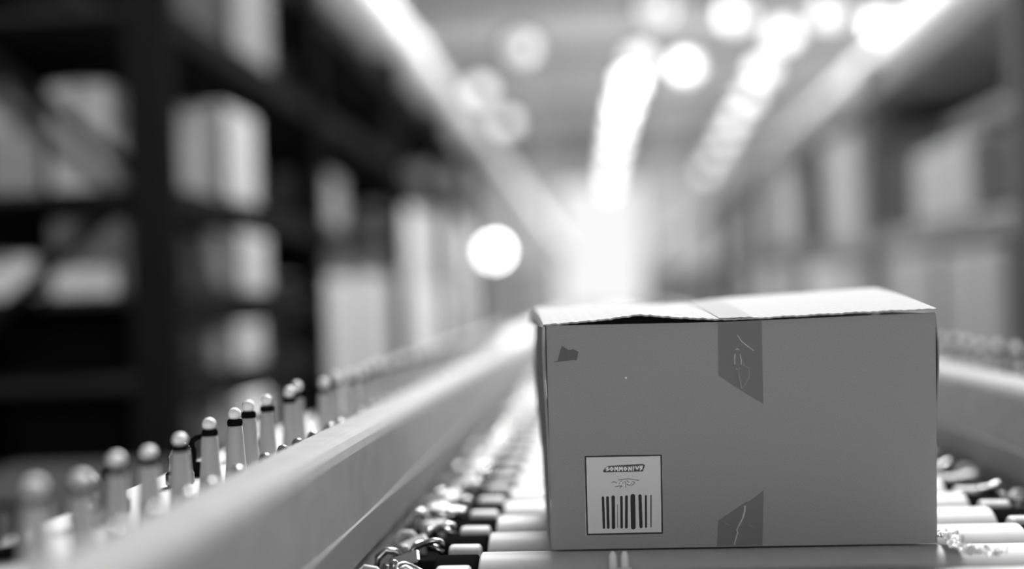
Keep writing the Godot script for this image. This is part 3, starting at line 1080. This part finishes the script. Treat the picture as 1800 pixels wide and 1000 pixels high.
func globe_lamp(at: Vector3, glow: float, energy: float, label: String, group := "") -> void:
	energy *= 0.6
	var t := thing("globe_lamp", label, "lamp", at, group)
	var r := 0.22
	if globe_meshes.is_empty():
		var st := begin()
		var prof := []
		for k in 11:
			var a := -PI / 2 + PI * k / 10
			prof.append([r * cos(a) if k > 0 and k < 10 else 0.0, r * sin(a)])
		lathe(st, prof, Transform3D.IDENTITY, 20, false)
		globe_meshes.globe = finish(st)
		st = begin()
		lathe(st, [[0.0, 0.205], [0.11, 0.205], [0.11, 0.30], [0.05, 0.34], [0.0, 0.34]], Transform3D.IDENTITY, 16)
		globe_meshes.cap = finish(st)
		st = begin()
		lathe(st, [[0.11, 0.262], [0.40, 0.10], [0.405, 0.108], [0.11, 0.275]], Transform3D.IDENTITY, 24)
		globe_meshes.added_shade = finish(st)  # cone added above the globe to stop its light reaching the ceiling
		st = begin()
		lathe(st, [[0.0, 0.34], [0.012, 0.34], [0.012, 1.698], [0.0, 1.698]], Transform3D.IDENTITY, 8)
		globe_meshes.rod = finish(st)
	var key := "glow%.2f" % glow
	if not M.has(key):
		var em := grey(0.8, 0.5)
		em.emission_enabled = true
		em.emission = Color(1, 1, 1)
		em.emission_energy_multiplier = glow
		M[key] = em
	put("globe", globe_meshes.globe, M[key], t)
	put("cap", globe_meshes.cap, M.rod, t)
	put("added_shade", globe_meshes.added_shade, M.added_shade, t)
	put("rod", globe_meshes.rod, M.rod, t)
	var l := OmniLight3D.new()
	l.name = "light"
	l.light_energy = energy
	l.light_size = 0.18
	l.omni_range = 60.0
	l.omni_attenuation = 2.0
	l.shadow_enabled = true
	t.add_child(l, true)


func clamp_lamp(at: Vector3) -> void:
	var t := thing("work_lamp", "round bright work lamp clamped to the last post of the left rack", "lamp", at)
	var st := begin()
	lathe(st, [[0.0, 0.0], [0.05, 0.0], [0.085, 0.11], [0.09, 0.115], [0.08, 0.11], [0.04, 0.008], [0.0, 0.008]], Transform3D(Basis(Vector3(1, 0, 0), Vector3(0, 0, 1), Vector3(0, -1, 0)), Vector3(0.14, 0, 0)), 20)
	put("reflector", st, M.rod, t)
	st = begin()
	var prof := []
	for k in 9:
		var a := -PI / 2 + PI * k / 8
		prof.append([0.06 * cos(a) if k > 0 and k < 8 else 0.0, 0.06 * sin(a)])
	lathe(st, prof, Transform3D(Basis.IDENTITY, Vector3(0.14, 0, 0.12)), 16, false)
	var em := grey(0.8, 0.5)
	em.emission_enabled = true
	em.emission = Color(1, 1, 1)
	em.emission_energy_multiplier = 1.8
	put("bulb", st, em, t)
	st = begin()
	box(st, Vector3(-0.03, 0, -0.02), Vector3(0.20, 0.04, 0.04), 0.006)
	put("bracket", st, M.rod, t)
	var l := OmniLight3D.new()
	l.name = "light"
	l.light_energy = 1.2
	l.light_size = 0.08
	l.omni_range = 40.0
	l.omni_attenuation = 2.0
	l.shadow_enabled = true
	l.position = Vector3(0.14, 0, 0.12)
	t.add_child(l, true)


func pipe(called: String, label: String, x: float, h: float, r: float, z0: float, z1: float, mat: Material) -> void:
	var t := thing(called, label, "duct", P(x, h, z0))
	var st := begin()
	lathe(st, [[0.0, 0.0], [r, 0.0], [r, z1 - z0], [0.0, z1 - z0]], along_z(Vector3.ZERO), 24)
	put("duct_tube", st, mat, t)
	var rim := begin()
	lathe(rim, [[r, 0.0], [r + 0.014, 0.004], [r + 0.014, 0.036], [r, 0.04]], along_z(Vector3.ZERO), 24)
	var joint := finish(rim)
	var rodm := begin()
	lathe(rodm, [[0.0, 0.0], [0.006, 0.0], [0.006, 6.2 - h - r], [0.0, 6.2 - h - r]], Transform3D.IDENTITY, 8)
	var rod := finish(rodm)
	var z := 1.5
	while z < z1 - z0:
		put("joint_ring", joint, mat, t).position = Vector3(0, 0, -z)
		put("hanger", rod, M.rod, t).position = Vector3(0, r - 0.002, -z - 0.02)
		z += 3.0


func overhead() -> void:
	pipe("air_duct", "pale round duct running overhead along the top of the left rack", -1.3, 1.64, 0.18, 3.0, 42.0, M.duct)
	pipe("air_duct", "grey round duct running overhead above the right rack", 1.62, 1.24, 0.13, 2.4, 40.0, M.duct_grey)
	var nth := ["nearest", "second", "third", "fourth", "fifth", "sixth", "seventh", "eighth", "ninth", "tenth"]
	var k := 0
	for q in [[1.0, 17.9], [0.82, 21.7], [0.72, 24.0], [0.62, 27.0], [0.55, 30.0], [0.5, 33.5], [0.45, 37.5], [0.4, 42.0], [0.4, 47.0]]:
		globe_lamp(P(q[0], 4.5, q[1]), 5.0 if k in [2, 3] else 1.0 if k < 2 else 3.0, 16.0, nth[k] + " globe lamp in the bright row straight above the conveyor", "globe lamps above the conveyor")
		k += 1
	k = 0
	for q in [[3.3, 20.3], [3.4, 23.4], [3.5, 26.5], [3.6, 29.6], [3.7, 33.0], [3.8, 37.0], [3.9, 42.0]]:
		globe_lamp(P(q[0], 4.5, q[1]), 1.1, 16.0, nth[k] + " globe lamp of the row right of the central row", "globe lamps right of the conveyor")
		k += 1
	globe_lamp(P(1.78, 4.5, 22.6), 1.3, 8.0, "globe lamp just right of the brightest overlapping pair")
	globe_lamp(P(2.3, 4.5, 18.6), 0.9, 8.0, "globe lamp at the top edge, right of the central row")
	globe_lamp(P(3.85, 4.5, 18.8), 0.9, 8.0, "globe lamp at the top edge, left of the clear round disc")
	globe_lamp(P(4.9, 4.5, 19.8), 1.1, 8.0, "globe lamp seen as one clear pale disc at upper right")
	globe_lamp(P(7.2, 4.5, 18.5), 3.0, 8.0, "bright globe lamp cut by the top right corner")
	globe_lamp(P(-1.3, 4.5, 20.2), 0.8, 8.0, "dim globe lamp between the left duct and the central row")
	globe_lamp(P(-2.46, 4.5, 24.0), 1.3, 8.0, "globe lamp close above the left duct, nearer one")
	globe_lamp(P(-2.3, 4.5, 28.5), 1.3, 8.0, "globe lamp close above the left duct, farther one")


# ------------------------------------------------------------------ pallets beyond the end of the conveyor
func far_stacks() -> void:
	var spots := [[-1.36, 15.2, 0.45, "white", "left"], [1.15, 15.6, 0.36, "pale", "right"], [2.6, 15.6, 0.7, "pale", "far right"]]
	for s in spots:
		var x: float = s[0]
		var z: float = s[1]
		var p := thing("pallet", "wooden pallet under the cartons beyond the conveyor's end, " + s[4] + " one", "pallet", P(x, -EYE, z))
		for k in 5:
			var st := begin()
			box(st, Vector3(-0.5 + 0.25 * k, 0.132, 0), Vector3(0.14, 0.022, 0.8), 0.003)
			put("deck_board", st, M.wood, p)
		for k in 3:
			var st := begin()
			box(st, Vector3(0, 0.0605, -0.35 + 0.35 * k), Vector3(1.14, 0.121, 0.1), 0.003)
			put("bearer", st, M.wood, p)
		var h := 0.0
		var goal: float = EYE + s[2] - 0.143
		var rows := 2
		for j in rows:
			var ch := goal / rows
			for i in 2:
				carton(P(x - 0.29 + 0.58 * i, -EYE + 0.143 + h, z), Vector3(0.56, ch, 0.76), M.carton_white if s[3] == "white" else M.carton_pale, "%s %s carton on the %s pallet beyond the conveyor's end, %s half" % ["upper" if j else "lower", s[3], s[4], "right" if i else "left"])
			h += ch
